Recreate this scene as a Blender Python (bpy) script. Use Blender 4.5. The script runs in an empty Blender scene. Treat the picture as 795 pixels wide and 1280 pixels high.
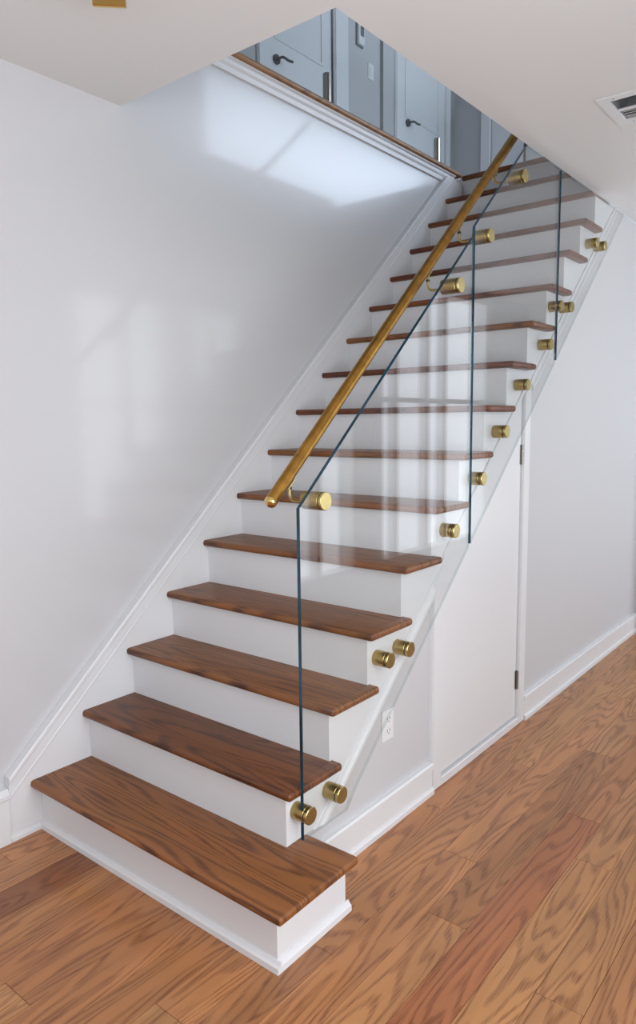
import bpy, bmesh, math, random
from mathutils import Vector, Matrix
random.seed(7)
S = bpy.context.scene
COL = S.collection
PI = math.pi

# ------------------------------------------------------------------ camera
CP = (2.3635, -1.3177, 1.4568); YAW, PIT, ROL = 0.676489, -0.122546, -0.010736
fw = Vector((-math.sin(YAW)*math.cos(PIT), math.cos(YAW)*math.cos(PIT), math.sin(PIT)))
rt0 = Vector((math.cos(YAW), math.sin(YAW), 0)); up0 = rt0.cross(fw)
rt = rt0*math.cos(ROL) + up0*math.sin(ROL); up = up0*math.cos(ROL) - rt0*math.sin(ROL)
cd = bpy.data.cameras.new('camera'); cam = bpy.data.objects.new('camera', cd); COL.objects.link(cam)
cd.sensor_width = 36; cd.sensor_fit = 'AUTO'; cd.lens = 909.63/1280*36; cd.clip_start = 0.02
M = Matrix((rt, up, -fw)).transposed().to_4x4(); M.translation = Vector(CP); cam.matrix_world = M
S.camera = cam
# ------------------------------------------------------------------ world, daylight through the windows, exposure
w = bpy.data.worlds.new('sky'); S.world = w; w.use_nodes = True
bg = w.node_tree.nodes['Background']; bg.inputs[0].default_value = (0.72, 0.85, 1.0, 1); bg.inputs[1].default_value = 1.2
def area(name, loc, rot, sx, sy, power, col):
    l = bpy.data.lights.new(name, 'AREA'); l.shape = 'RECTANGLE'; l.size = sx; l.size_y = sy
    l.energy = power; l.color = col
    o = bpy.data.objects.new(name, l); COL.objects.link(o); o.location = loc; o.rotation_euler = rot
    return o
COOL = (0.97, 0.975, 1.0)
TOX = (0, PI/2, 0)          # shining towards -x
# windows of the right-hand wall (x = 2.9): y0, y1, z0, z1, mullions, power
WINS = [(-3.3, -1.9, 0.8, 2.3, [-2.6], 26), (-1.15, 0.65, 0.45, 2.3, [-0.25], 30),
        (2.12, 3.09, 0.32, 2.58, [2.66], 10), (3.40, 5.25, 0.32, 2.58, [3.67, 4.16, 4.46], 14)]
UPW = [(3.6, 7.8, 3.7, 4.8, [], 60)]
for i, (y0, y1, z0, z1, ml, pw) in enumerate(WINS + UPW):
    area('window_right_offscreen' if i < 4 else 'window_upper_right_offscreen', (3.06, (y0+y1)/2, (z0+z1)/2), TOX, z1-z0, y1-y0, pw, COOL if i < 4 else (0.68, 0.81, 1.0))
S.view_settings.view_transform = 'Standard'; S.view_settings.look = 'None'
S.view_settings.exposure = 0.62; S.view_settings.gamma = 1.0; S.view_settings.use_curve_mapping = False

# ------------------------------------------------------------------ materials
def mat(name, col, rough=0.5, metal=0.0, spec=0.5, coat=0.0, coatr=0.05, noise=0.0, nscale=6.0, bump=0.0, bscale=200.0):
    m = bpy.data.materials.new(name); m.use_nodes = True
    nt = m.node_tree; b = nt.nodes['Principled BSDF']
    b.inputs['Base Color'].default_value = (*col, 1); b.inputs['Roughness'].default_value = rough
    b.inputs['Metallic'].default_value = metal; b.inputs['Specular IOR Level'].default_value = spec
    b.inputs['Coat Weight'].default_value = coat; b.inputs['Coat Roughness'].default_value = coatr
    tc = nt.nodes.new('ShaderNodeTexCoord')
    if noise:
        n = nt.nodes.new('ShaderNodeTexNoise'); n.inputs['Scale'].default_value = nscale; n.inputs['Detail'].default_value = 4
        r = nt.nodes.new('ShaderNodeValToRGB')
        r.color_ramp.elements[0].position = 0.3; r.color_ramp.elements[1].position = 0.7
        r.color_ramp.elements[0].color = (*[c*(1-noise) for c in col], 1); r.color_ramp.elements[1].color = (*[min(1, c*(1+noise)) for c in col], 1)
        nt.links.new(tc.outputs['Object'], n.inputs['Vector']); nt.links.new(n.outputs['Fac'], r.inputs['Fac']); nt.links.new(r.outputs['Color'], b.inputs['Base Color'])
    if bump:
        n2 = nt.nodes.new('ShaderNodeTexNoise'); n2.inputs['Scale'].default_value = bscale; n2.inputs['Detail'].default_value = 2
        bp = nt.nodes.new('ShaderNodeBump'); bp.inputs['Strength'].default_value = bump; bp.inputs['Distance'].default_value = 0.002
        nt.links.new(tc.outputs['Object'], n2.inputs['Vector']); nt.links.new(n2.outputs['Fac'], bp.inputs['Height']); nt.links.new(bp.outputs['Normal'], b.inputs['Normal'])
    return m

def oak(name, base, dark, axis, rough=0.35, coat=0.15, var=0.25, rings=20.0):
    """open-grained oak: cathedral rings stretched along the board (axis 'x' or 'y'), pores, tone per board from the object colour"""
    m = bpy.data.materials.new(name); m.use_nodes = True
    nt = m.node_tree; L = nt.links; N = nt.nodes; b = N['Principled BSDF']
    b.inputs['Roughness'].default_value = rough; b.inputs['Coat Weight'].default_value = coat; b.inputs['Coat Roughness'].default_value = 0.25
    tc = N.new('ShaderNodeTexCoord'); oi = N.new('ShaderNodeObjectInfo')
    off = N.new('ShaderNodeVectorMath'); off.operation = 'MULTIPLY'
    cmb = N.new('ShaderNodeCombineXYZ')
    L.new(oi.outputs['Random'], cmb.inputs[0]); L.new(oi.outputs['Random'], cmb.inputs[1]); L.new(oi.outputs['Random'], cmb.inputs[2])
    L.new(cmb.outputs[0], off.inputs[0]); off.inputs[1].default_value = (0, 0, 37.0)
    add = N.new('ShaderNodeVectorMath'); add.operation = 'ADD'
    L.new(tc.outputs['Object'], add.inputs[0]); L.new(off.outputs[0], add.inputs[1])
    def mp(sc, src=add):
        q = N.new('ShaderNodeMapping'); q.inputs['Scale'].default_value = sc; L.new(src.outputs[0], q.inputs['Vector']); return q
    a, c = (1.0, 1.0)
    la = (0.8, 9.0, 1.0) if axis == 'x' else (9.0, 0.95, 1.0)
    n1 = N.new('ShaderNodeTexNoise'); n1.inputs['Scale'].default_value = 1.0; n1.inputs['Detail'].default_value = 1.5; n1.inputs['Roughness'].default_value = 0.45
    L.new(mp(la).outputs[0], n1.inputs['Vector'])
    # growth rings = contour lines of the stretched noise plus the distance across the board
    sp = N.new('ShaderNodeSeparateXYZ'); L.new(tc.outputs['Object'], sp.inputs[0])
    ac = N.new('ShaderNodeMath'); ac.operation = 'MULTIPLY'; ac.inputs[1].default_value = 7.0
    L.new(sp.outputs[1 if axis == 'x' else 0], ac.inputs[0])
    k = N.new('ShaderNodeMath'); k.operation = 'MULTIPLY_ADD'; k.inputs[1].default_value = rings
    L.new(n1.outputs['Fac'], k.inputs[0]); L.new(ac.outputs[0], k.inputs[2])
    # slight jitter so that the lines are not smooth
    n3 = N.new('ShaderNodeTexNoise'); n3.inputs['Scale'].default_value = 1.0; n3.inputs['Detail'].default_value = 3
    L.new(mp((18, 140, 1) if axis == 'x' else (140, 18, 1)).outputs[0], n3.inputs['Vector'])
    j = N.new('ShaderNodeMath'); j.operation = 'MULTIPLY_ADD'; j.inputs[1].default_value = 0.34; L.new(n3.outputs['Fac'], j.inputs[0]); L.new(k.outputs[0], j.inputs[2])
    fr = N.new('ShaderNodeMath'); fr.operation = 'FRACT'; L.new(j.outputs[0], fr.inputs[0])
    rr = N.new('ShaderNodeValToRGB'); e = rr.color_ramp.elements
    e[0].position = 0.0; e[0].color = (0.05, 0.05, 0.05, 1); e[1].position = 1.0; e[1].color = (0.1, 0.1, 0.1, 1)
    x1 = e.new(0.45); x1.color = (0.12, 0.12, 0.12, 1); x2 = e.new(0.68); x2.color = (1, 1, 1, 1); x3 = e.new(0.88); x3.color = (0.8, 0.8, 0.8, 1)
    L.new(fr.outputs[0], rr.inputs['Fac'])
    # pores
    n2 = N.new('ShaderNodeTexNoise'); n2.inputs['Scale'].default_value = 1.0; n2.inputs['Detail'].default_value = 2
    L.new(mp((9, 420, 1) if axis == 'x' else (420, 9, 1)).outputs[0], n2.inputs['Vector'])
    pr = N.new('ShaderNodeMapRange'); pr.inputs[1].default_value = 0.42; pr.inputs[2].default_value = 0.62; pr.inputs[3].default_value = 0.35; pr.inputs[4].default_value = 1.0
    L.new(n2.outputs['Fac'], pr.inputs[0])
    mul = N.new('ShaderNodeMath'); mul.operation = 'MULTIPLY'; L.new(rr.outputs['Color'], mul.inputs[0]); L.new(pr.outputs[0], mul.inputs[1])
    # broad tone drift
    n4 = N.new('ShaderNodeTexNoise'); n4.inputs['Scale'].default_value = 1.0; n4.inputs['Detail'].default_value = 2
    L.new(mp((1.6, 14, 1) if axis == 'x' else (14, 1.6, 1)).outputs[0], n4.inputs['Vector'])
    mx = N.new('ShaderNodeMix'); mx.data_type = 'RGBA'
    mx.inputs[6].default_value = (*base, 1); mx.inputs[7].default_value = (*dark, 1); L.new(mul.outputs[0], mx.inputs[0])
    dr = N.new('ShaderNodeMapRange'); dr.inputs[1].default_value = 0.3; dr.inputs[2].default_value = 0.7; dr.inputs[3].default_value = 1-var*0.6; dr.inputs[4].default_value = 1+var*0.6
    L.new(n4.outputs['Fac'], dr.inputs[0])
    sc = N.new('ShaderNodeVectorMath'); sc.operation = 'SCALE'; L.new(mx.outputs[2], sc.inputs[0]); L.new(dr.outputs[0], sc.inputs['Scale'])
    tint = N.new('ShaderNodeVectorMath'); tint.operation = 'MULTIPLY'; L.new(sc.outputs[0], tint.inputs[0]); L.new(oi.outputs['Color'], tint.inputs[1])
    L.new(tint.outputs[0], b.inputs['Base Color'])
    bp = N.new('ShaderNodeBump'); bp.inputs['Strength'].default_value = 0.12; bp.inputs['Distance'].default_value = 0.001; bp.invert = True
    L.new(mul.outputs[0], bp.inputs['Height']); L.new(bp.outputs['Normal'], b.inputs['Normal'])
    return m

def thin_glass(name, tint, f0=0.034):
    m = bpy.data.materials.new(name); m.use_nodes = True
    nt = m.node_tree; N = nt.nodes; L = nt.links; N.remove(N['Principled BSDF'])
    lw = N.new('ShaderNodeLayerWeight'); lw.inputs['Blend'].default_value = 0.5
    pw = N.new('ShaderNodeMath'); pw.operation = 'POWER'; pw.inputs[1].default_value = 5.0; L.new(lw.outputs['Facing'], pw.inputs[0])
    ma = N.new('ShaderNodeMath'); ma.operation = 'MULTIPLY_ADD'; ma.inputs[1].default_value = 1-f0; ma.inputs[2].default_value = f0; L.new(pw.outputs[0], ma.inputs[0])
    t = N.new('ShaderNodeBsdfTransparent'); t.inputs[0].default_value = (*tint, 1)
    gl = N.new('ShaderNodeBsdfGlossy'); gl.inputs['Roughness'].default_value = 0.0
    mx = N.new('ShaderNodeMixShader'); L.new(ma.outputs[0], mx.inputs[0]); L.new(t.outputs[0], mx.inputs[1]); L.new(gl.outputs[0], mx.inputs[2])
    L.new(mx.outputs[0], N['Material Output'].inputs[0])
    return m

WALL = mat('wall_paint', (0.60, 0.595, 0.60), 0.30, spec=0.7, coat=0.40, coatr=0.075)
WALLM = mat('wall_paint_matte', (0.60, 0.595, 0.60), 0.5, spec=0.3, coat=0.15, coatr=0.12)
GREYW = mat('hall_paint', (0.50, 0.50, 0.50), 0.6, spec=0.25)
CEIL = mat('ceiling_paint', (0.79, 0.783, 0.768), 0.85, spec=0.15)
TRIM = mat('trim_paint', (0.76, 0.76, 0.765), 0.32, spec=0.45)
RISER = mat('riser_paint', (0.76, 0.76, 0.765), 0.38, spec=0.4)
DOORP = mat('door_paint', (0.76, 0.76, 0.765), 0.28, spec=0.5)
BRASS = mat('brushed_brass', (0.40, 0.29, 0.11), 0.30, 1.0, noise=0.12, nscale=40)
BRASSL = mat('brass_cap', (0.50, 0.40, 0.17), 0.28, 1.0, noise=0.1, nscale=60)
BRONZE = mat('aged_brass_rail', (0.40, 0.21, 0.045), 0.36, 1.0, noise=0.22, nscale=28)
POLB = mat('polished_brass', (0.72, 0.52, 0.20), 0.12, 1.0)
NICK = mat('polished_nickel', (0.62, 0.58, 0.48), 0.12, 1.0)
BLACK = mat('black_rubber', (0.012, 0.012, 0.012), 0.5)
DKMET = mat('dark_bronze', (0.06, 0.055, 0.05), 0.35, 0.8)
STEEL = mat('hinge_steel', (0.30, 0.28, 0.26), 0.35, 1.0)
PLAST = mat('white_plastic', (0.78, 0.78, 0.78), 0.3)
SCRN = mat('grey_screen', (0.05, 0.06, 0.055), 0.2)
DUCT = mat('galvanised_duct', (0.42, 0.43, 0.43), 0.5, 0.6)
SUBF = mat('plywood_subfloor', (0.34, 0.22, 0.12), 0.9)
FROST = mat('frosted_glass', (0.75, 0.73, 0.68), 0.35)
GLASS = thin_glass('clear_glass', (0.985, 0.993, 0.99))
GGLASS = thin_glass('guard_glass', (0.955, 0.965, 0.96))
GEDGE2 = thin_glass('polished_glass_edge', (0.80, 0.86, 0.86), 0.10)
GEDGE = mat('glass_edge', (0.004, 0.045, 0.075), 0.08, spec=0.6, noise=0.6, nscale=9)
FLOORW = oak('oak_floor', (0.49, 0.232, 0.090), (0.215, 0.080, 0.028), 'y', rough=0.36, coat=0.15, rings=16.0)
TREADW = oak('oak_tread', (0.235, 0.084, 0.021), (0.055, 0.015, 0.0045), 'x', rough=0.42, coat=0.08, rings=15.0)
NOSEW = oak('oak_nosing', (0.33, 0.16, 0.055), (0.16, 0.06, 0.02), 'y', rough=0.4)

# ------------------------------------------------------------------ mesh helpers
def mesh_obj(name, bm, ms, parent=None, kind=None, label=None, cat=None, group=None, smooth=False):
    bmesh.ops.recalc_face_normals(bm, faces=bm.faces)
    me = bpy.data.meshes.new(name); bm.to_mesh(me); bm.free()
    for mm in (ms if isinstance(ms, (list, tuple)) else [ms]): me.materials.append(mm)
    if smooth:
        me.shade_smooth() if hasattr(me, 'shade_smooth') else None
        try: me.set_sharp_from_angle(angle=math.radians(35))
        except Exception: pass
    o = bpy.data.objects.new(name, me); COL.objects.link(o)
    tag(o, label, cat, group, kind)
    if parent: attach(o, parent)
    return o
def tag(o, label=None, cat=None, group=None, kind=None):
    if label: o['label'] = label
    if cat: o['category'] = cat
    if group: o['group'] = group
    if kind: o['kind'] = kind
    return o
def attach(o, p):
    o.parent = p
    q = p; off = Vector((0, 0, 0))
    while q: off += q.location; q = q.parent
    o.location = Vector(o.location) - off
def empty(name, loc, label=None, cat=None, group=None, kind=None):
    o = bpy.data.objects.new(name, None); COL.objects.link(o); o.location = loc; o.empty_display_size = 0.05
    return tag(o, label, cat, group, kind)
def box(bm, x0, x1, y0, y1, z0, z1, bev=0.0, seg=1):
    vs = [bm.verts.new(v) for v in [(x0,y0,z0),(x1,y0,z0),(x1,y1,z0),(x0,y1,z0),(x0,y0,z1),(x1,y0,z1),(x1,y1,z1),(x0,y1,z1)]]
    fs = [bm.faces.new([vs[i] for i in f]) for f in [(0,3,2,1),(4,5,6,7),(0,1,5,4),(1,2,6,5),(2,3,7,6),(3,0,4,7)]]
    if bev:
        es = list({e for f in fs for e in f.edges})
        bmesh.ops.bevel(bm, geom=es, offset=bev, segments=seg, affect='EDGES', profile=0.6)
    return bm
def B(*a, **k): return box(bmesh.new(), *a, **k)
def prism(bm, pts, axis, a, b):
    """pts: 2-D outline in the other two axes (in x,y,z order)"""
    def P(p, t):
        return {'x': (t, p[0], p[1]), 'y': (p[0], t, p[1]), 'z': (p[0], p[1], t)}[axis]
    A = [bm.verts.new(P(p, a)) for p in pts]; Bv = [bm.verts.new(P(p, b)) for p in pts]
    n = len(pts); bm.faces.new(A); bm.faces.new(list(reversed(Bv)))
    for i in range(n): bm.faces.new([A[i], Bv[i], Bv[(i+1) % n], A[(i+1) % n]])
    return bm
def cyl(bm, c0, c1, r0, r1=None, n=24, bev=0.0):
    r1 = r0 if r1 is None else r1
    c0, c1 = Vector(c0), Vector(c1); d = (c1-c0).normalized()
    u = d.orthogonal().normalized(); v = d.cross(u)
    rings = [(c0, r0), (c1, r1)] if not bev else [(c0, r0-bev), (c0+d*bev, r0), (c1-d*bev, r1), (c1, r1-bev)]
    R = [[bm.verts.new(c + (u*math.cos(2*PI*i/n) + v*math.sin(2*PI*i/n))*r) for i in range(n)] for c, r in rings]
    for q in range(len(R)-1):
        for i in range(n): bm.faces.new([R[q][i], R[q][(i+1) % n], R[q+1][(i+1) % n], R[q+1][i]])
    bm.faces.new(R[0]); bm.faces.new(list(reversed(R[-1])))
    return bm
def tube(bm, pts, r, n=14):
    pts = [Vector(p) for p in pts]; R = []
    t0 = (pts[1]-pts[0]).normalized(); u = t0.orthogonal().normalized()
    for i, p in enumerate(pts):
        t = ((pts[min(i+1, len(pts)-1)]-p).normalized() + (p-pts[max(i-1, 0)]).normalized()).normalized()
        u = (u - t*u.dot(t)).normalized(); v = t.cross(u)
        R.append([bm.verts.new(p + (u*math.cos(2*PI*k/n) + v*math.sin(2*PI*k/n))*r) for k in range(n)])
    for q in range(len(R)-1):
        for i in range(n): bm.faces.new([R[q][i], R[q][(i+1) % n], R[q+1][(i+1) % n], R[q+1][i]])
    bm.faces.new(R[0]); bm.faces.new(list(reversed(R[-1])))
    return bm
def lathe(bm, prof, c, n=40):
    """prof: (radius, z) about a vertical axis through c"""
    R = []
    for r, z in prof:
        if r < 1e-5: R.append([bm.verts.new((c[0], c[1], c[2]+z))])
        else: R.append([bm.verts.new((c[0]+r*math.cos(2*PI*i/n), c[1]+r*math.sin(2*PI*i/n), c[2]+z)) for i in range(n)])
    for a, b in zip(R, R[1:]):
        for i in range(n):
            j = (i+1) % n
            if len(a) == 1 and len(b) == 1: continue
            if len(a) == 1: bm.faces.new([a[0], b[j], b[i]])
            elif len(b) == 1: bm.faces.new([a[i], a[j], b[0]])
            else: bm.faces.new([a[i], a[j], b[j], b[i]])
    return bm

# ------------------------------------------------------------------ main dimensions
RI, G, W = 0.19, 0.21238, 1.0            # riser, going, stair width (left skirt face x=0, outer stringer face x=W)
NB = 0.028                               # nosing overhang
SL = RI/G
ZC, ZU = 2.644, 3.04                     # lower ceiling, upper floor
XR = 2.9                                 # right-hand wall of the room
YO = 0.487                               # front edge of the stairwell opening
def st(y, off): return SL*y + off        # height of a line parallel to the flight

# ------------------------------------------------------------------ floor
floor = mesh_obj('floor', B(-0.02, XR, -4.0, 6.2, -0.06, -0.013), SUBF, kind='structure')
PW = 0.1235; X0 = 1.352
joints = {0: [0.452, 1.817], -1: [0.763, 2.55], -3: [-0.275, 0.99, 2.367], 1: [-0.35, 1.253, 2.35], 2: [0.989, 2.6], -2: [0.135, 1.512, 2.75],
          -6: [-0.475], -5: [-1.35], -4: [-0.95], -7: [-1.1], -8: [-0.62], -9: [-1.3], 3: [0.35, 1.75], 4: [1.05]}
tints = {(1, 1): (0.80, 0.60, 0.56), (1, 2): (0.92, 0.82, 0.75), (0, 1): (0.74, 0.66, 0.60), (2, 1): (1.0, 0.98, 0.95), (2, 0): (1.0, 0.98, 0.92), (3, 1): (0.92, 0.90, 0.86), (3, 2): (0.62, 0.62, 0.55),
         (2, 2): (0.78, 0.70, 0.60), (-9, 1): (0.55, 0.40, 0.36), (-8, 1): (0.94, 0.85, 0.78), (-10, 1): (0.95, 0.88, 0.78), (-7, 1): (0.88, 0.75, 0.69), (-6, 1): (0.90, 0.78, 0.72),
         (-5, 1): (0.92, 0.80, 0.74), (-4, 1): (0.88, 0.77, 0.68), (-3, 1): (0.95, 0.85, 0.78)}
for c in range(-11, 13):
    xa, xb = X0 + c*PW, X0 + (c+1)*PW
    xa, xb = max(xa, 0.0), min(xb, XR)
    if xb - xa < 0.02: continue
    ymax = 6.15 if xb > 0.99 else 0.12
    js = list(joints.get(c, []))
    y = min(js) if js else random.uniform(-0.8, 0.6)
    while y > -4.0:
        y -= random.uniform(0.95, 1.7); js.append(max(y, -4.0))
    y = max(js)
    while y < 6.15:
        y += random.uniform(0.95, 1.7); js.append(min(y, 6.15))
    js = sorted(set(js))
    base = min(joints[c]) if c in joints else None
    for a, b in zip(js, js[1:]):
        b2 = min(b, ymax)
        if b2 - a < 0.03: continue
        bm = B(-(xb-xa)/2+0.0006, (xb-xa)/2-0.0006, -(b2-a)/2+0.0006, (b2-a)/2-0.0006, -0.0125, 0.0, bev=0.0007)
        o = mesh_obj('plank', bm, FLOORW, floor); o.location = ((xa+xb)/2, (a+b2)/2, 0)
        idx = sum(1 for j in joints.get(c, []) if j <= a + 1e-6)
        q = random.uniform(0.84, 1.06); h = random.uniform(0.90, 1.0)
        t = tints.get((c, idx), (q, q*h, q*h*0.97))
        o.color = (*t, 1)

# ------------------------------------------------------------------ room shell
def wall_holes(name, x0, x1, y0, y1, z0, z1, holes, m):
    """wall in the y-z plane with window holes (y0,y1,z0,z1), sorted along y"""
    bm = bmesh.new(); y = y0
    for h in holes:
        box(bm, x0, x1, y, h[0], z0, z1); box(bm, x0, x1, h[0], h[1], z0, h[2]); box(bm, x0, x1, h[0], h[1], h[3], z1); y = h[1]
    box(bm, x0, x1, y, y1, z0, z1)
    return mesh_obj(name, bm, m, kind='structure')
wall_holes('wall_right', XR, XR+0.12, -4.0, 6.2, 0, ZC, WINS, WALLM)
wall_holes('wall_upper_right', XR, XR+0.12, 0.0, 8.0, ZC+0.4, 5.5, UPW, WALLM)
for i, (y0, y1, z0, z1, ml, pw) in enumerate(WINS + UPW):
    bm = bmesh.new(); f = 0.045
    box(bm, XR-0.012, XR+0.10, y0-0.05, y0+f, z0-0.05, z1+0.05); box(bm, XR-0.012, XR+0.10, y1-f, y1+0.05, z0-0.05, z1+0.05)
    box(bm, XR-0.012, XR+0.10, y0+f, y1-f, z0-0.05, z0+f); box(bm, XR-0.012, XR+0.10, y0+f, y1-f, z1-f, z1+0.05)
    wo = mesh_obj('window_%d' % (i+1), bm, TRIM, kind='structure')
    for y in ml: mesh_obj('mullion', B(XR+0.01, XR+0.08, y-0.03, y+0.03, z0+f, z1-f), TRIM, wo)
    if not ml: continue
    zz = z0 + (z1-z0)*0.58
    ys = [y0+f] + sum([[y-0.03, y+0.03] for y in ml], []) + [y1-f]
    for a, b in zip(ys[0::2], ys[1::2]): mesh_obj('glazing_bar', B(XR+0.02, XR+0.07, a, b, zz-0.02, zz+0.02), TRIM, wo)
# wall behind the camera; its one wide window is added to admit sky light
bm = bmesh.new()
for a in [(-0.02, 0.35, 0, ZC), (2.25, XR, 0, ZC), (0.35, 2.25, 0, 0.7), (0.35, 2.25, 2.3, ZC)]:
    box(bm, a[0], a[1], -4.12, -4.0, a[2], a[3])
mesh_obj('wall_behind', bm, WALLM, kind='structure')
bm = bmesh.new()
for a in [(0.3, 0.4, 0.65, 2.35), (2.2, 2.3, 0.65, 2.35), (1.27, 1.33, 0.75, 2.25), (0.4, 2.2, 0.65, 0.75), (0.4, 2.2, 2.25, 2.35)]:
    box(bm, a[0], a[1], -4.1, -3.985, a[2], a[3])
mesh_obj('window_6', bm, TRIM, kind='structure')
mesh_obj('wall_far', B(W-0.1, XR+0.12, 6.2, 6.3, 0, ZC), WALLM, kind='structure')
mesh_obj('wall_partition', B(W-0.02, W+0.20, 3.88, 4.0, 0, ZC), WALLM, kind='structure')
# left wall: high wall up to the hall floor
bm = bmesh.new(); box(bm, -0.14, -0.018, -4.0, 3.3, 0, 2.985)
mesh_obj('wall_left', bm, WALL, kind='structure')
# lower ceiling with the stairwell opening, floor build-up above it
VH = (1.414, 1.662, 1.636, 1.858)        # air-vent hole x0, x1, y0, y1
bm = bmesh.new(); box(bm, -0.018, XR, -4.0, YO, ZC, ZC+0.2)
for a in [(W, XR, YO, VH[2]), (W, XR, VH[3], 6.2), (W, VH[0], VH[2], VH[3]), (VH[1], XR, VH[2], VH[3])]: box(bm, *a, ZC, ZC+0.2)
mesh_obj('ceiling', bm, CEIL, kind='structure')
bm = bmesh.new(); box(bm, -0.018, XR, -4.0, YO, ZC+0.2, ZU); box(bm, W, XR, YO, 8.0, ZC+0.2, ZU); box(bm, -1.3, -0.03, 0.0, 5.3, 2.99, ZU-0.002); box(bm, -0.03, W, 15*G+0.02, 5.3, 2.84, ZU-0.002)
mesh_obj('floor_upper', bm, CEIL, kind='structure')
# ceiling of the upper storey
mesh_obj('ceiling_upper', B(-1.3, XR+0.12, 0.0, 8.0, 5.5, 5.6), CEIL, kind='structure')
mesh_obj('wall_upper_front', B(-1.3, XR+0.12, -0.1, 0.0, ZU, 5.6), WALLM, kind='structure')
mesh_obj('wall_upper_back', box(B(-0.2, XR+0.12, 8.0, 8.1, ZU-0.3, 5.6), -0.3, -0.2, 5.3, 8.1, ZU-0.3, 5.6), WALLM, kind='structure')
# under-stair wall, left and right of the door
WF = W - 0.012
bm = bmesh.new()
prism(bm, [(0.205, 0), (1.085, 0), (1.085, st(1.085, -0.10)), (0.30, st(0.30, -0.10)), (0.205, 0.08)], 'x', WF-0.09, WF)
prism(bm, [(1.955, 0), (6.2, 0), (6.2, ZC), (3.08, ZC), (1.955, st(1.955, -0.10))], 'x', WF-0.09, WF)
mesh_obj('wall_stair', bm, WALLM, kind='structure')

# ------------------------------------------------------------------ under-stair door with casing
dtop = -0.105
bm = prism(bmesh.new(), [(1.152, 0.045), (1.886, 0.045), (1.886, st(1.886, dtop)), (1.152, st(1.152, dtop))], 'x', W-0.045, W-0.008)
door = mesh_obj('door_1', bm, DOORP, kind='structure')
for z in (0.225, 1.30):
    h = mesh_obj('hinge', B(W-0.0115, W-0.006, 1.876, 1.892, z-0.045, z+0.045), STEEL, door)
    bm = bmesh.new()
    for q in range(3): cyl(bm, (W-0.002, 1.890, z-0.045+q*0.0303), (W-0.002, 1.890, z-0.045+q*0.0303+0.0285), 0.0058, n=12)
    mesh_obj('hinge_barrel', bm, STEEL, h, smooth=True)
mesh_obj('threshold', B(W-0.05, W+0.006, 1.15, 1.90, 0.0, 0.036, bev=0.003), TRIM, door)
def vert_casing(name, y0, y1, off):
    bm = prism(bmesh.new(), [(y0, 0), (y1, 0), (y1, st(y1, off)), (y0, st(y0, off))], 'x', W-0.05, W+0.006)
    es = [e for e in bm.edges if abs(e.verts[0].co.x-(W+0.006)) < 1e-6 and abs(e.verts[1].co.x-(W+0.006)) < 1e-6]
    bmesh.ops.bevel(bm, geom=es, offset=0.004, segments=2, affect='EDGES')
    return mesh_obj(name, bm, TRIM, kind='structure')
vert_casing('trim_1', 1.076, 1.147, -0.1155); vert_casing('trim_2', 1.893, 1.962, -0.1155)
# closet lining behind the door
mesh_obj('wall_closet', prism(bmesh.new(), [(1.09, 0.0), (1.955, 0.0), (1.955, st(1.955, -0.05)), (1.09, st(1.09, -0.05))], 'x', W-0.09, W-0.06), WALLM, kind='structure')

# ------------------------------------------------------------------ baseboards
def baseboard(name, y0, y1, h=0.125):
    bm = prism(bmesh.new(), [(WF, 0), (W+0.016, 0), (W+0.016, 0.018), (W+0.012, 0.024), (W+0.006, 0.026), (W+0.006, h-0.03), (W+0.011, h-0.026), (W+0.011, h-0.006), (W+0.006, h), (WF, h)], 'y', y0, y1)
    return mesh_obj(name, bm, TRIM, kind='structure')
baseboard('baseboard_right', 0.312, 1.074); baseboard('baseboard_hall', 1.963, 3.88)
mesh_obj('baseboard_far', B(W+0.016, W+0.20, 3.866, 3.88, 0, 0.125), TRIM, kind='structure')
bm = prism(bmesh.new(), [(-0.018, 0), (0.012, 0), (0.012, 0.16), (0.018, 0.166), (0.018, 0.18), (0.008, 0.2), (-0.018, 0.2)], 'y', -4.0, -0.128)
mesh_obj('baseboard_left', bm, TRIM, kind='structure')

# ------------------------------------------------------------------ left skirt with its moulding
YT = 3.165
bm = prism(bmesh.new(), [(-0.126, 0), (0.2, 0), (YT, st(YT, -0.25)), (YT, 2.985), (2.985/SL-0.26/SL, 2.985), (-0.126, st(-0.126, 0.26))], 'x', -0.017, 0.0)
skirt = mesh_obj('trim_3', bm, TRIM, kind='structure')
def sloped(name, prof, y0, y1, m, parent=None, zmax=None, zmin=None):
    """profile [(x, offset)] swept parallel to the flight, ends cut vertical (or level at zmax)"""
    bm = bmesh.new()
    A = [bm.verts.new((x, y0, st(y0, o)) if zmin is None else (x, (zmin-o)/SL, zmin)) for x, o in prof]
    E_ = [bm.verts.new((x, y1 if zmax is None else (zmax-o)/SL, st(y1, o) if zmax is None else zmax)) for x, o in prof]
    n = len(prof); bm.faces.new(A); bm.faces.new(list(reversed(E_)))
    for q in range(n): bm.faces.new([A[q], E_[q], E_[(q+1) % n], A[(q+1) % n]])
    return mesh_obj(name, bm, m, parent)
sloped('moulding', [(-0.017, 0.262), (0.0002, 0.262), (0.004, 0.264), (0.005, 0.270), (0.003, 0.277), (0.008, 0.282), (0.010, 0.285), (0.010, 0.322), (0.013, 0.326), (0.017, 0.328), (0.019, 0.333), (0.019, 0.345), (0.015, 0.351), (-0.017, 0.351)], -0.126, 0, TRIM, skirt, zmax=2.985)
mesh_obj('shoe_moulding', prism(bmesh.new(), [(0.0001, 0), (0.012, 0), (0.011, 0.012), (0.005, 0.024), (0.0001, 0.026)], 'y', -0.126, -0.013), TRIM, skirt)

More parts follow.
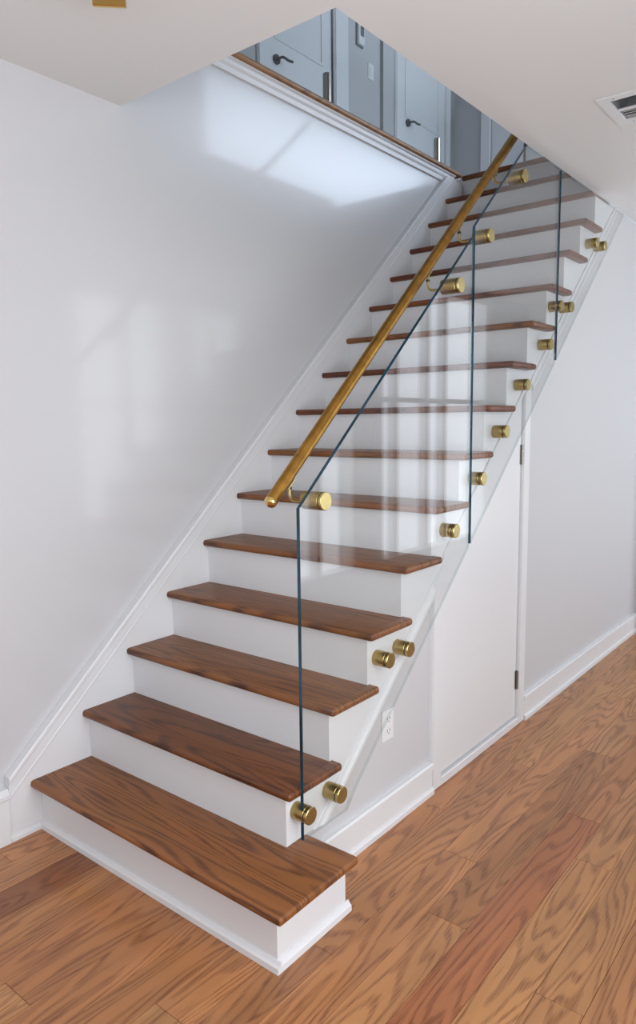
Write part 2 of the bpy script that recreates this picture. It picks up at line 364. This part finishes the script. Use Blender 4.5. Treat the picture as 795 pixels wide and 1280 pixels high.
# ------------------------------------------------------------------ hall edge above the left wall: nosing and cove
mesh_obj('trim_4', B(-0.10, 0.028, 0.30, 3.12, 3.012, ZU, bev=0.011, seg=3), NOSEW, kind='structure', smooth=True)
bm = prism(bmesh.new(), [(-0.018, 2.955), (-0.006, 2.955), (-0.004, 2.975), (0.004, 2.985), (0.006, 3.0), (0.016, 3.006), (0.016, 3.012), (-0.018, 3.012)], 'y', 0.30, 3.05)
mesh_obj('trim_5', bm, TRIM, kind='structure')
# nosing round the right side of the opening
mesh_obj('trim_6', B(W-0.028, W+0.10, YO-0.02, 3.12, 3.012+0.03, ZU+0.03, bev=0.011, seg=3), NOSEW, kind='structure', smooth=True)

# ------------------------------------------------------------------ staircase
stair = empty('staircase', (W/2, 0, 0), 'straight oak and white staircase rising along the pale wall to the upper hall', 'staircase')
def tread_mesh(xr, yf, yb, ybr, zt, th=0.027):
    if ybr is None: pts = [(0.0005, yf), (xr, yf), (xr, yb), (0.0005, yb)]
    else: pts = [(0.0005, yf), (xr, yf), (xr, ybr), (W+0.001, ybr), (W+0.001, yb), (0.0005, yb)]
    bm = prism(bmesh.new(), pts, 'z', zt-th, zt)
    def on(e):
        a, b = e.verts
        if abs(a.co.z-b.co.z) > 1e-6:
            return abs(a.co.x-xr) < 1e-6 and (abs(a.co.y-yf) < 1e-6 or abs(a.co.y-(ybr or yb)) < 1e-6)
        fr_ = abs(a.co.y-yf) < 1e-6 and abs(b.co.y-yf) < 1e-6
        ri_ = abs(a.co.x-xr) < 1e-6 and abs(b.co.x-xr) < 1e-6
        bk_ = ybr is not None and abs(a.co.y-ybr) < 1e-6 and abs(b.co.y-ybr) < 1e-6
        return fr_ or ri_ or bk_
    bmesh.ops.bevel(bm, geom=[e for e in bm.edges if on(e)], offset=0.0105, segments=3, affect='EDGES', profile=0.5)
    return bm
rtint = random.Random(3)
tt = {1: (1.12, 1.1, 1.05), 2: (0.72, 0.62, 0.55), 3: (1.0, 1.0, 0.95), 4: (1.0, 0.98, 0.95), 5: (0.98, 0.95, 0.92), 6: (0.95, 0.92, 0.88), 7: (1.0, 1.0, 0.9), 8: (0.8, 0.6, 0.55), 9: (0.7, 0.48, 0.45), 10: (1.0, 1.05, 0.9), 11: (0.85, 0.65, 0.55), 12: (0.75, 0.5, 0.45), 13: (0.75, 0.5, 0.42), 14: (0.9, 0.8, 0.65), 15: (0.9, 0.72, 0.55), 16: (0.95, 0.85, 0.7)}
for k in range(1, 17):
    y = (k-1)*G; z = k*RI
    if k == 1: bm = tread_mesh(1.198, y-0.04, y+G+0.002, y+G+0.098, z)
    elif k == 16: bm = tread_mesh(W+0.0, y-NB, y+0.45, None, z)
    elif k >= 14: bm = tread_mesh(W-0.0005, y-NB, y+G+0.002, None, z)     # inside the ceiling opening: no overhang
    else: bm = tread_mesh(W+0.04, y-NB, y+G+0.002, y+G+0.02, z)
    bmesh.ops.translate(bm, verts=bm.verts, vec=(-0.5, -y, -z))
    t = mesh_obj('tread', bm, TREADW, None, smooth=True); t.location = (0.5, y, z); attach(t, stair); t.color = (*tt[k], 1)
    x1 = 1.15 if k == 1 else W
    ri = mesh_obj('riser', B(0.0006, x1, y, y+0.018, z-RI+(0.0 if k == 1 else 0.0003), z-0.0272), RISER, stair)
    if k == 1:
        mesh_obj('side_panel', B(1.13, 1.15, 0.018, 0.305, 0, z-0.0272), TRIM, stair)
        # shoe moulding round the starter step
        bm = prism(bmesh.new(), [(-0.0155, 0), (0, 0), (0, 0.03), (-0.004, 0.03), (-0.0085, 0.022), (-0.0145, 0.017)], 'x', 0.0006, 1.1655)
        mesh_obj('shoe_moulding', bm, TRIM, stair)
        bm = prism(bmesh.new(), [(1.1655, 0), (1.15, 0), (1.15, 0.03), (1.154, 0.03), (1.1585, 0.022), (1.1645, 0.017)], 'y', 0.0, 0.316)
        mesh_obj('shoe_moulding', bm, TRIM, stair)
# outer stringer, cut to the steps
RB = 0.0182
pts = [(G+RB, RI+0.0005), (G+RB, 2*RI-0.0275)]
for k in range(3, 17):
    pts += [((k-1)*G+RB, (k-1)*RI-0.0275), ((k-1)*G+RB, k*RI-0.0275)]
yc = 15*G
ob = -0.115
yend = (ZC-ob)/SL
# keep the stringer in the opening: it stops at the landing
pts += [(15*G+0.03, 16*RI-0.0275), (15*G+0.03, ZC-0.001), (yend, ZC-0.001), ((RI+0.0005-ob)/SL, RI+0.0005)]
bm = prism(bmesh.new(), pts, 'x', W-0.018, W)
string = mesh_obj('stringer', bm, TRIM, stair)
BP = [(W+0.0002, -0.165), (W+0.012, -0.165), (W+0.014, -0.161), (W+0.014, -0.146), (W+0.011, -0.142), (W+0.008, -0.136), (W+0.006, -0.130), (W+0.006, -0.116), (W+0.004, -0.112), (W+0.0002, -0.112)]
sloped('moulding', BP, 0.398, 1.0755, TRIM, string, zmin=RI+0.0005)
sloped('moulding', [(W+0.0002, -0.103), (W+0.008, -0.103), (W+0.008, -0.085), (W+0.005, -0.081), (W+0.0002, -0.081)], 1.1475, 1.8925, TRIM, string)
sloped('moulding', BP, 1.9625, 0, TRIM, string, zmax=ZC-0.002)

# ------------------------------------------------------------------ glass guard of the flight
GX0, GX1 = W+0.036, W+0.048
def glass_panel(pts, label):
    bm = prism(bmesh.new(), pts, 'x', GX0, GX1)
    bmesh.ops.recalc_face_normals(bm, faces=bm.faces)
    for f in bm.faces: f.material_index = 0 if abs(f.normal.x) > 0.9 else (1 if f.normal.y < -0.95 or (f.normal.z > 0.3 and f.normal.y < -0.2) else 2)
    return mesh_obj('glass_panel', bm, [GLASS, GEDGE, GEDGE2], label=label, cat='glass panel')
TO1, TO2, BO = 1.003, 1.033, -0.180
y1a, y1b, y2a, y2b, y3a, y3b = 0.238, 1.272, 1.288, 2.128, 2.144, 3.12
ZG = 2.600
glass_panel([(y1a, 0.217), (0.455, 0.217), (0.505, st(0.505, BO)), (y1b, st(y1b, BO)), (y1b, st(y1b, TO1)), (y1a, st(y1a, TO1))],
            'lowest clear glass panel of the stair guard, its front edge standing above the bottom tread')
yk = (ZG-TO2)/SL
glass_panel([(y2a, st(y2a, BO)), (y2b, st(y2b, BO)), (y2b, ZG), (yk, ZG), (y2a, st(y2a, TO2))],
            'middle clear glass panel of the stair guard, its sloping top reaching the ceiling')
glass_panel([(y3a, st(y3a, BO)), ((ZG-0.0-BO)/SL, ZG), (y3a, ZG)],
            'uppermost clear glass panel of the stair guard, a triangle tucked under the ceiling')

def standoff(y, z, label, rad=0.027):
    t = empty('standoff', (W, y, z), label, 'standoff', 'brass standoffs holding the glass to the stringer')
    mesh_obj('barrel', cyl(bmesh.new(), (W+0.0002, y, z), (GX1-0.0010, y, z), rad, bev=0.0012), BRASS, t, smooth=True)
    mesh_obj('gasket', cyl(bmesh.new(), (GX1-0.0009, y, z), (GX1+0.0021, y, z), rad-0.0015), BLACK, t)
    mesh_obj('cap', cyl(bmesh.new(), (GX1+0.0022, y, z), (GX1+0.0140, y, z), rad, bev=0.0018), BRASSL, t, smooth=True)
ordn = ['', 'bottom', 'second', 'third', 'fourth', 'fifth', 'sixth', 'seventh', 'eighth', 'ninth', 'tenth', 'eleventh', 'twelfth', 'thirteenth']
SO = [(0.257, 0.291, 2, 'front one of its pair'), (0.412, 0.291, 2, 'rear one of its pair'), (0.690, 0.654, 4, 'front one of its pair'), (0.818, 0.660, 4, 'rear one of its pair'),
      (1.146, 1.041, 6, ''), (1.372, 1.225, 7, ''), (1.583, 1.410, 8, ''), (1.793, 1.612, 9, ''), (2.049, 1.805, 10, ''),
      (2.168, 1.993, 11, 'front one of its pair'), (2.302, 2.002, 11, 'rear one of its pair'), (2.640, 2.365, 13, 'front one of its pair'), (2.766, 2.371, 13, 'rear one of its pair')]
for y, z, k, ex in SO:
    standoff(y, z, 'round brass standoff below the end of the %s tread%s' % (ordn[k], (', ' + ex) if ex else ''), 0.027 if k < 9 else 0.025)

# ------------------------------------------------------------------ handrail and its brackets
HX = 0.920
def rail(y): return 1.237 + 0.902*(y-0.271)
rail_t = empty('handrail', (HX, 0.25, rail(0.25)), 'aged brass round handrail with domed end running up inside the glass', 'handrail')
d = Vector((0, 1, 0.902)).normalized()
p0 = Vector((HX, 0.258, rail(0.258))); p1 = Vector((HX, 2.75, rail(2.75)))
HR = 0.0195
mesh_obj('tube', cyl(bmesh.new(), p0, p1, HR, n=32), BRONZE, rail_t, smooth=True)
# domed cap
bm = bmesh.new(); prof = [(HR*1.02, 0.004), (HR*1.02, 0.0)] + [(HR*1.02*math.cos(a), -HR*0.8*math.sin(a)) for a in [i*PI/16 for i in range(1, 9)]]
prof[-1] = (0, prof[-1][1]); lathe(bm, prof, (0, 0, 0), 32)
cap = mesh_obj('end_cap', bm, POLB, None, smooth=True); cap.location = p0; cap.rotation_euler = Vector((0, 0, 1)).rotation_difference(d).to_euler(); attach(cap, rail_t)
BK = [(0.343, 1.228, 0.078, 'lowest brass handrail bracket at the front corner of the glass'), (1.158, 1.951, 0.076, 'brass handrail bracket through the top end of the lowest glass panel'),
      (1.401, 2.171, 0.072, 'brass handrail bracket through the front top corner of the middle glass panel'), (1.714, 2.468, 0.070, 'topmost brass handrail bracket near the ceiling edge')]
for y, z, Ln, lab in BK:
    t = empty('handrail_bracket', (GX0, y, z), lab, 'bracket', 'handrail brackets')
    xi = W+0.060-Ln; rb = 0.0275
    mesh_obj('barrel', cyl(bmesh.new(), (xi, y, z), (GX1-0.0010, y, z), rb, bev=0.0014, n=32), BRASS, t, smooth=True)
    mesh_obj('gasket', cyl(bmesh.new(), (GX1-0.0009, y, z), (GX1+0.0021, y, z), rb-0.0015), BLACK, t)
    mesh_obj('cap', cyl(bmesh.new(), (GX1+0.0022, y, z), (GX1+0.0130, y, z), rb, bev=0.0018, n=32), BRASSL, t, smooth=True)
    zb = rail(y) - HR*1.35
    arm = [(xi+0.001, y, z-0.006)] + [(HX+0.022-0.022*math.sin(a), y, z-0.006+0.022-0.022*math.cos(a)) for a in [i*PI/12 for i in range(0, 7)]] + [(HX, y, zb-0.006)]
    mesh_obj('arm', tube(bmesh.new(), arm, 0.0048), BRASSL, t, smooth=True)
    sd = mesh_obj('saddle', B(-0.008, 0.008, -0.022, 0.022, -0.0025, 0.0025, bev=0.001), BRASSL, None)
    sd.rotation_euler = (math.atan(0.902), 0, 0); sd.location = (HX, y+0.003, rail(y)-HR*1.35-0.0035); attach(sd, t)
    mesh_obj('collar', cyl(bmesh.new(), (HX, y, z+0.028), (HX, y, z+0.036), 0.0078, n=16), DKMET, t, smooth=True)

# ------------------------------------------------------------------ outlet on the under-stair wall
t = empty('outlet', (WF, 0.775, 0.38), 'white duplex wall outlet on the under-stair wall behind the glass', 'outlet')
pl = mesh_obj('cover_plate', B(WF, WF+0.006, 0.740, 0.812, 0.323, 0.437, bev=0.003, seg=2), PLAST, t)
for z in (0.402, 0.358):
    rc = mesh_obj('receptacle', B(WF+0.006, WF+0.0085, 0.759, 0.793, z-0.014, z+0.014, bev=0.001), PLAST, t)
    bm = bmesh.new()
    box(bm, WF+0.0085, WF+0.0088, 0.766, 0.7685, z-0.002, z+0.008); box(bm, WF+0.0085, WF+0.0088, 0.782, 0.7845, z-0.002, z+0.008)
    cyl(bm, (WF+0.0085, 0.776, z-0.008), (WF+0.0088, 0.776, z-0.008), 0.0028, n=10)
    mesh_obj('slots', bm, BLACK, rc)
mesh_obj('screw', cyl(bmesh.new(), (WF+0.006, 0.776, 0.380), (WF+0.0072, 0.776, 0.380), 0.003, n=12), PLAST, t)

# ------------------------------------------------------------------ ceiling vent
vx0, vx1, vy0, vy1 = 1.376, 1.70, 1.598, 1.896
t = empty('ceiling_vent', ((vx0+vx1)/2, (vy0+vy1)/2, ZC), 'white metal air vent set into the ceiling beside the stairwell', 'air vent')
bm = bmesh.new(); f = 0.038; zb = ZC-0.006
box(bm, vx0, vx0+f, vy0, vy1, zb, ZC-0.0003); box(bm, vx1-f, vx1, vy0, vy1, zb, ZC-0.0003)
box(bm, vx0+f, vx1-f, vy0, vy0+f, zb, ZC-0.0003); box(bm, vx0+f, vx1-f, vy1-f, vy1, zb, ZC-0.0003)
mesh_obj('frame', bm, PLAST, t)
mesh_obj('divider', B(vx0+f, vx1-f, 1.738, 1.752, zb, ZC-0.0003), PLAST, t)
bm = bmesh.new(); e = 0.001
for a in [(VH[0]+e, VH[0]+2*e, VH[2]+e, VH[3]-e), (VH[1]-2*e, VH[1]-e, VH[2]+e, VH[3]-e), (VH[0]+2*e, VH[1]-2*e, VH[2]+e, VH[2]+2*e), (VH[0]+2*e, VH[1]-2*e, VH[3]-2*e, VH[3]-e)]:
    box(bm, *a, ZC+0.0005, ZC+0.19)
box(bm, VH[0]+e, VH[1]-e, VH[2]+e, VH[3]-e, ZC+0.19, ZC+0.195)
mesh_obj('duct', bm, DUCT, t)
for q in range(4):
    bl = mesh_obj('louver', B(VH[0]+0.004, VH[1]-0.004, -0.013, 0.013, -0.0008, 0.0008), PLAST, None)
    bl.location = ((VH[0]+VH[1])/2*0, 1.772 + q*0.024, ZC+0.009); bl.rotation_euler = (math.radians(30), 0, 0); attach(bl, t)
for y in (vy0+0.019, vy1-0.019):
    mesh_obj('screw', cyl(bmesh.new(), (vx0+0.06, y, zb), (vx0+0.06, y, zb-0.0015), 0.0035, n=12), STEEL, t)

# ------------------------------------------------------------------ ceiling light, just inside the top of the picture
lc = (0.71, -0.115, ZC)
t = empty('ceiling_light', lc, 'round flush ceiling light with a brass clip at the top of the room', 'ceiling light')
bm = lathe(bmesh.new(), [(0, -0.0003), (0.165, -0.0003), (0.172, -0.010), (0.165, -0.022), (0, -0.022)], lc); mesh_obj('canopy', bm, CEIL, t, smooth=True)
bm = lathe(bmesh.new(), [(0, -0.0223), (0.14, -0.0223), (0.138, -0.035), (0.11, -0.050), (0.06, -0.058), (0, -0.060)], lc); mesh_obj('diffuser', bm, FROST, t, smooth=True)
for a in (2.34, 4.43, 0.25):
    c = mesh_obj('clip', B(-0.045, 0.045, -0.006, 0.006, -0.035, 0.004, bev=0.002), POLB, None)
    c.location = (lc[0]+0.155*math.cos(a), lc[1]+0.155*math.sin(a), ZC-0.028); c.rotation_euler = (0, 0, a+PI/2); attach(c, t)
# recessed downlight over the passage (seen reflected in the glass)
lc = (1.73, 3.24, ZC)
t = empty('downlight', lc, 'small round recessed downlight in the ceiling over the passage', 'downlight')
mesh_obj('trim_ring', lathe(bmesh.new(), [(0.05, -0.0003), (0.075, -0.0003), (0.075, -0.004), (0.05, -0.006), (0.05, -0.0003)], lc), PLAST, t, smooth=True)
mesh_obj('lens', lathe(bmesh.new(), [(0, -0.001), (0.0498, -0.001), (0.0498, -0.003), (0, -0.003)], lc), FROST, t)

# ------------------------------------------------------------------ upper hall: walls, doors, fittings
HXW = -1.2
bm = bmesh.new()
for a in [(0.0, 2.60, ZU, 5.5), (3.36, 4.29, ZU, 5.5), (5.16, 5.3, ZU, 5.5), (2.60, 3.36, 5.1, 5.5), (4.29, 5.16, 5.1, 5.5)]:
    box(bm, HXW-0.1, HXW, *a)
mesh_obj('wall_hall', bm, GREYW, kind='structure')
EY = 5.2
bm = bmesh.new()
for a in [(HXW, -0.79, ZU, 5.5), (-0.79, 0.0, 5.1, 5.5), (0.0, 0.6, ZU, 5.5)]: box(bm, a[0], a[1], EY, EY+0.1, a[2], a[3])
mesh_obj('wall_end', bm, GREYW, kind='structure')
def hall_casing(name, y0, y1):
    bm = bmesh.new()
    box(bm, HXW-0.03, HXW+0.016, y0, y1, ZU, 5.16, bev=0.004); box(bm, HXW+0.0165, HXW+0.022, y0+0.012, y0+0.028, ZU, 5.15)
    return mesh_obj(name, bm, TRIM, kind='structure')
hall_casing('trim_7', 2.51, 2.60); hall_casing('trim_8', 3.36, 3.54); hall_casing('trim_9', 4.21, 4.29); hall_casing('trim_10', 5.10, 5.16)
def lever(parent, y, z, s):
    h = mesh_obj('lever_handle', tube(bmesh.new(), [(HXW+0.0, y, z), (HXW+0.045, y, z), (HXW+0.052, y+s*0.01, z), (HXW+0.052, y+s*0.06, z-0.004), (HXW+0.050, y+s*0.105, z+0.004)], 0.009), DKMET, parent, smooth=True)
    mesh_obj('rosette', cyl(bmesh.new(), (HXW-0.015, y, z), (HXW+0.004, y, z), 0.032, bev=0.003), DKMET, h, smooth=True)
def hall_door(name, y0, y1, ly, lz):
    d0 = mesh_obj(name, B(HXW-0.05, HXW-0.012, y0+0.003, y1-0.003, ZU+0.008, 5.095), DOORP, kind='structure')
    for (a, b) in [(ZU+0.2, ZU+0.78), (ZU+1.05, ZU+1.9)]:
        bm = bmesh.new(); i = 0.11
        box(bm, HXW-0.012, HXW-0.006, y0+i, y1-i, a, a+0.02); box(bm, HXW-0.012, HXW-0.006, y0+i, y1-i, b-0.02, b)
        box(bm, HXW-0.012, HXW-0.006, y0+i, y0+i+0.02, a+0.02, b-0.02); box(bm, HXW-0.012, HXW-0.006, y1-i-0.02, y1-i, a+0.02, b-0.02)
        mesh_obj('panel_moulding', bm, DOORP, d0)
    lever(d0, ly, lz, 1)
hall_door('door_2', 2.60, 3.36, 2.725, 3.955); hall_door('door_3', 4.29, 5.10, 4.445, 4.045)
# door in the end wall
d0 = mesh_obj('door_4', B(-0.787, -0.003, EY+0.02, EY+0.06, ZU+0.008, 5.095), DOORP, kind='structure')
mesh_obj('trim_11', B(-0.88, -0.79, EY-0.016, EY-0.0002, ZU, 5.16, bev=0.003), TRIM, kind='structure')
h = mesh_obj('pull_handle', tube(bmesh.new(), [(-0.44, EY+0.02, 3.72), (-0.44, EY-0.03, 3.72), (-0.44, EY-0.035, 3.74), (-0.44, EY-0.035, 3.88), (-0.44, EY-0.03, 3.90), (-0.44, EY+0.02, 3.90)], 0.011), DKMET, d0, smooth=True)
# thermostat and light switch
t = empty('thermostat', (HXW, 3.70, 4.47), 'white thermostat with dark screen on the upper hall wall', 'thermostat')
mesh_obj('back_plate', B(HXW, HXW+0.008, 3.655, 3.745, 4.39, 4.56), DKMET, t)
bd = mesh_obj('body', B(HXW+0.008, HXW+0.03, 3.662, 3.742, 4.40, 4.555, bev=0.004), PLAST, t)
mesh_obj('screen', B(HXW+0.03, HXW+0.0315, 3.680, 3.728, 4.46, 4.54), SCRN, t)
t = empty('light_switch', (HXW, 3.857, 4.26), 'white rocker light switch below the thermostat on the upper hall wall', 'light switch')
mesh_obj('cover_plate', B(HXW, HXW+0.006, 3.82, 3.895, 4.20, 4.32, bev=0.002), PLAST, t)
mesh_obj('rocker', B(HXW+0.006, HXW+0.011, 3.841, 3.874, 4.227, 4.293, bev=0.002), PLAST, t)
# guard at the hall edge: short polished posts holding frameless glass
for y, lab in ((1.772, 'short polished metal guard post on the hall edge below the upper doors'), (2.885, 'short polished metal guard post on the hall edge close to the top of the stairs')):
    t = empty('guard_post', (-0.03, y, ZU), lab, 'guard post', 'guard posts')
    mesh_obj('post', cyl(bmesh.new(), (-0.03, y, ZU+0.0003), (-0.03, y, ZU+0.16), 0.021, bev=0.003, n=28), NICK, t, smooth=True)
    mesh_obj('base_ring', cyl(bmesh.new(), (-0.03, y, ZU+0.0003), (-0.03, y, ZU+0.008), 0.027, n=28), NICK, t, smooth=True)
def guard(y0, y1, lab):
    bm = B(-0.036, -0.024, y0, y1, ZU+0.02, ZU+1.0)
    bmesh.ops.recalc_face_normals(bm, faces=bm.faces)
    for f in bm.faces: f.material_index = 0 if abs(f.normal.x) > 0.9 else 1
    mesh_obj('guard_glass', bm, [GGLASS, mat('guard_edge', (0.45, 0.52, 0.50), 0.1) if 'guard_edge' not in bpy.data.materials else bpy.data.materials['guard_edge']], label=lab, cat='glass panel')
guard(0.9, 2.26, 'frameless glass guard pane along the hall edge in front of the left upper door')
guard(2.275, 3.10, 'frameless glass guard pane along the hall edge next to the stair head')
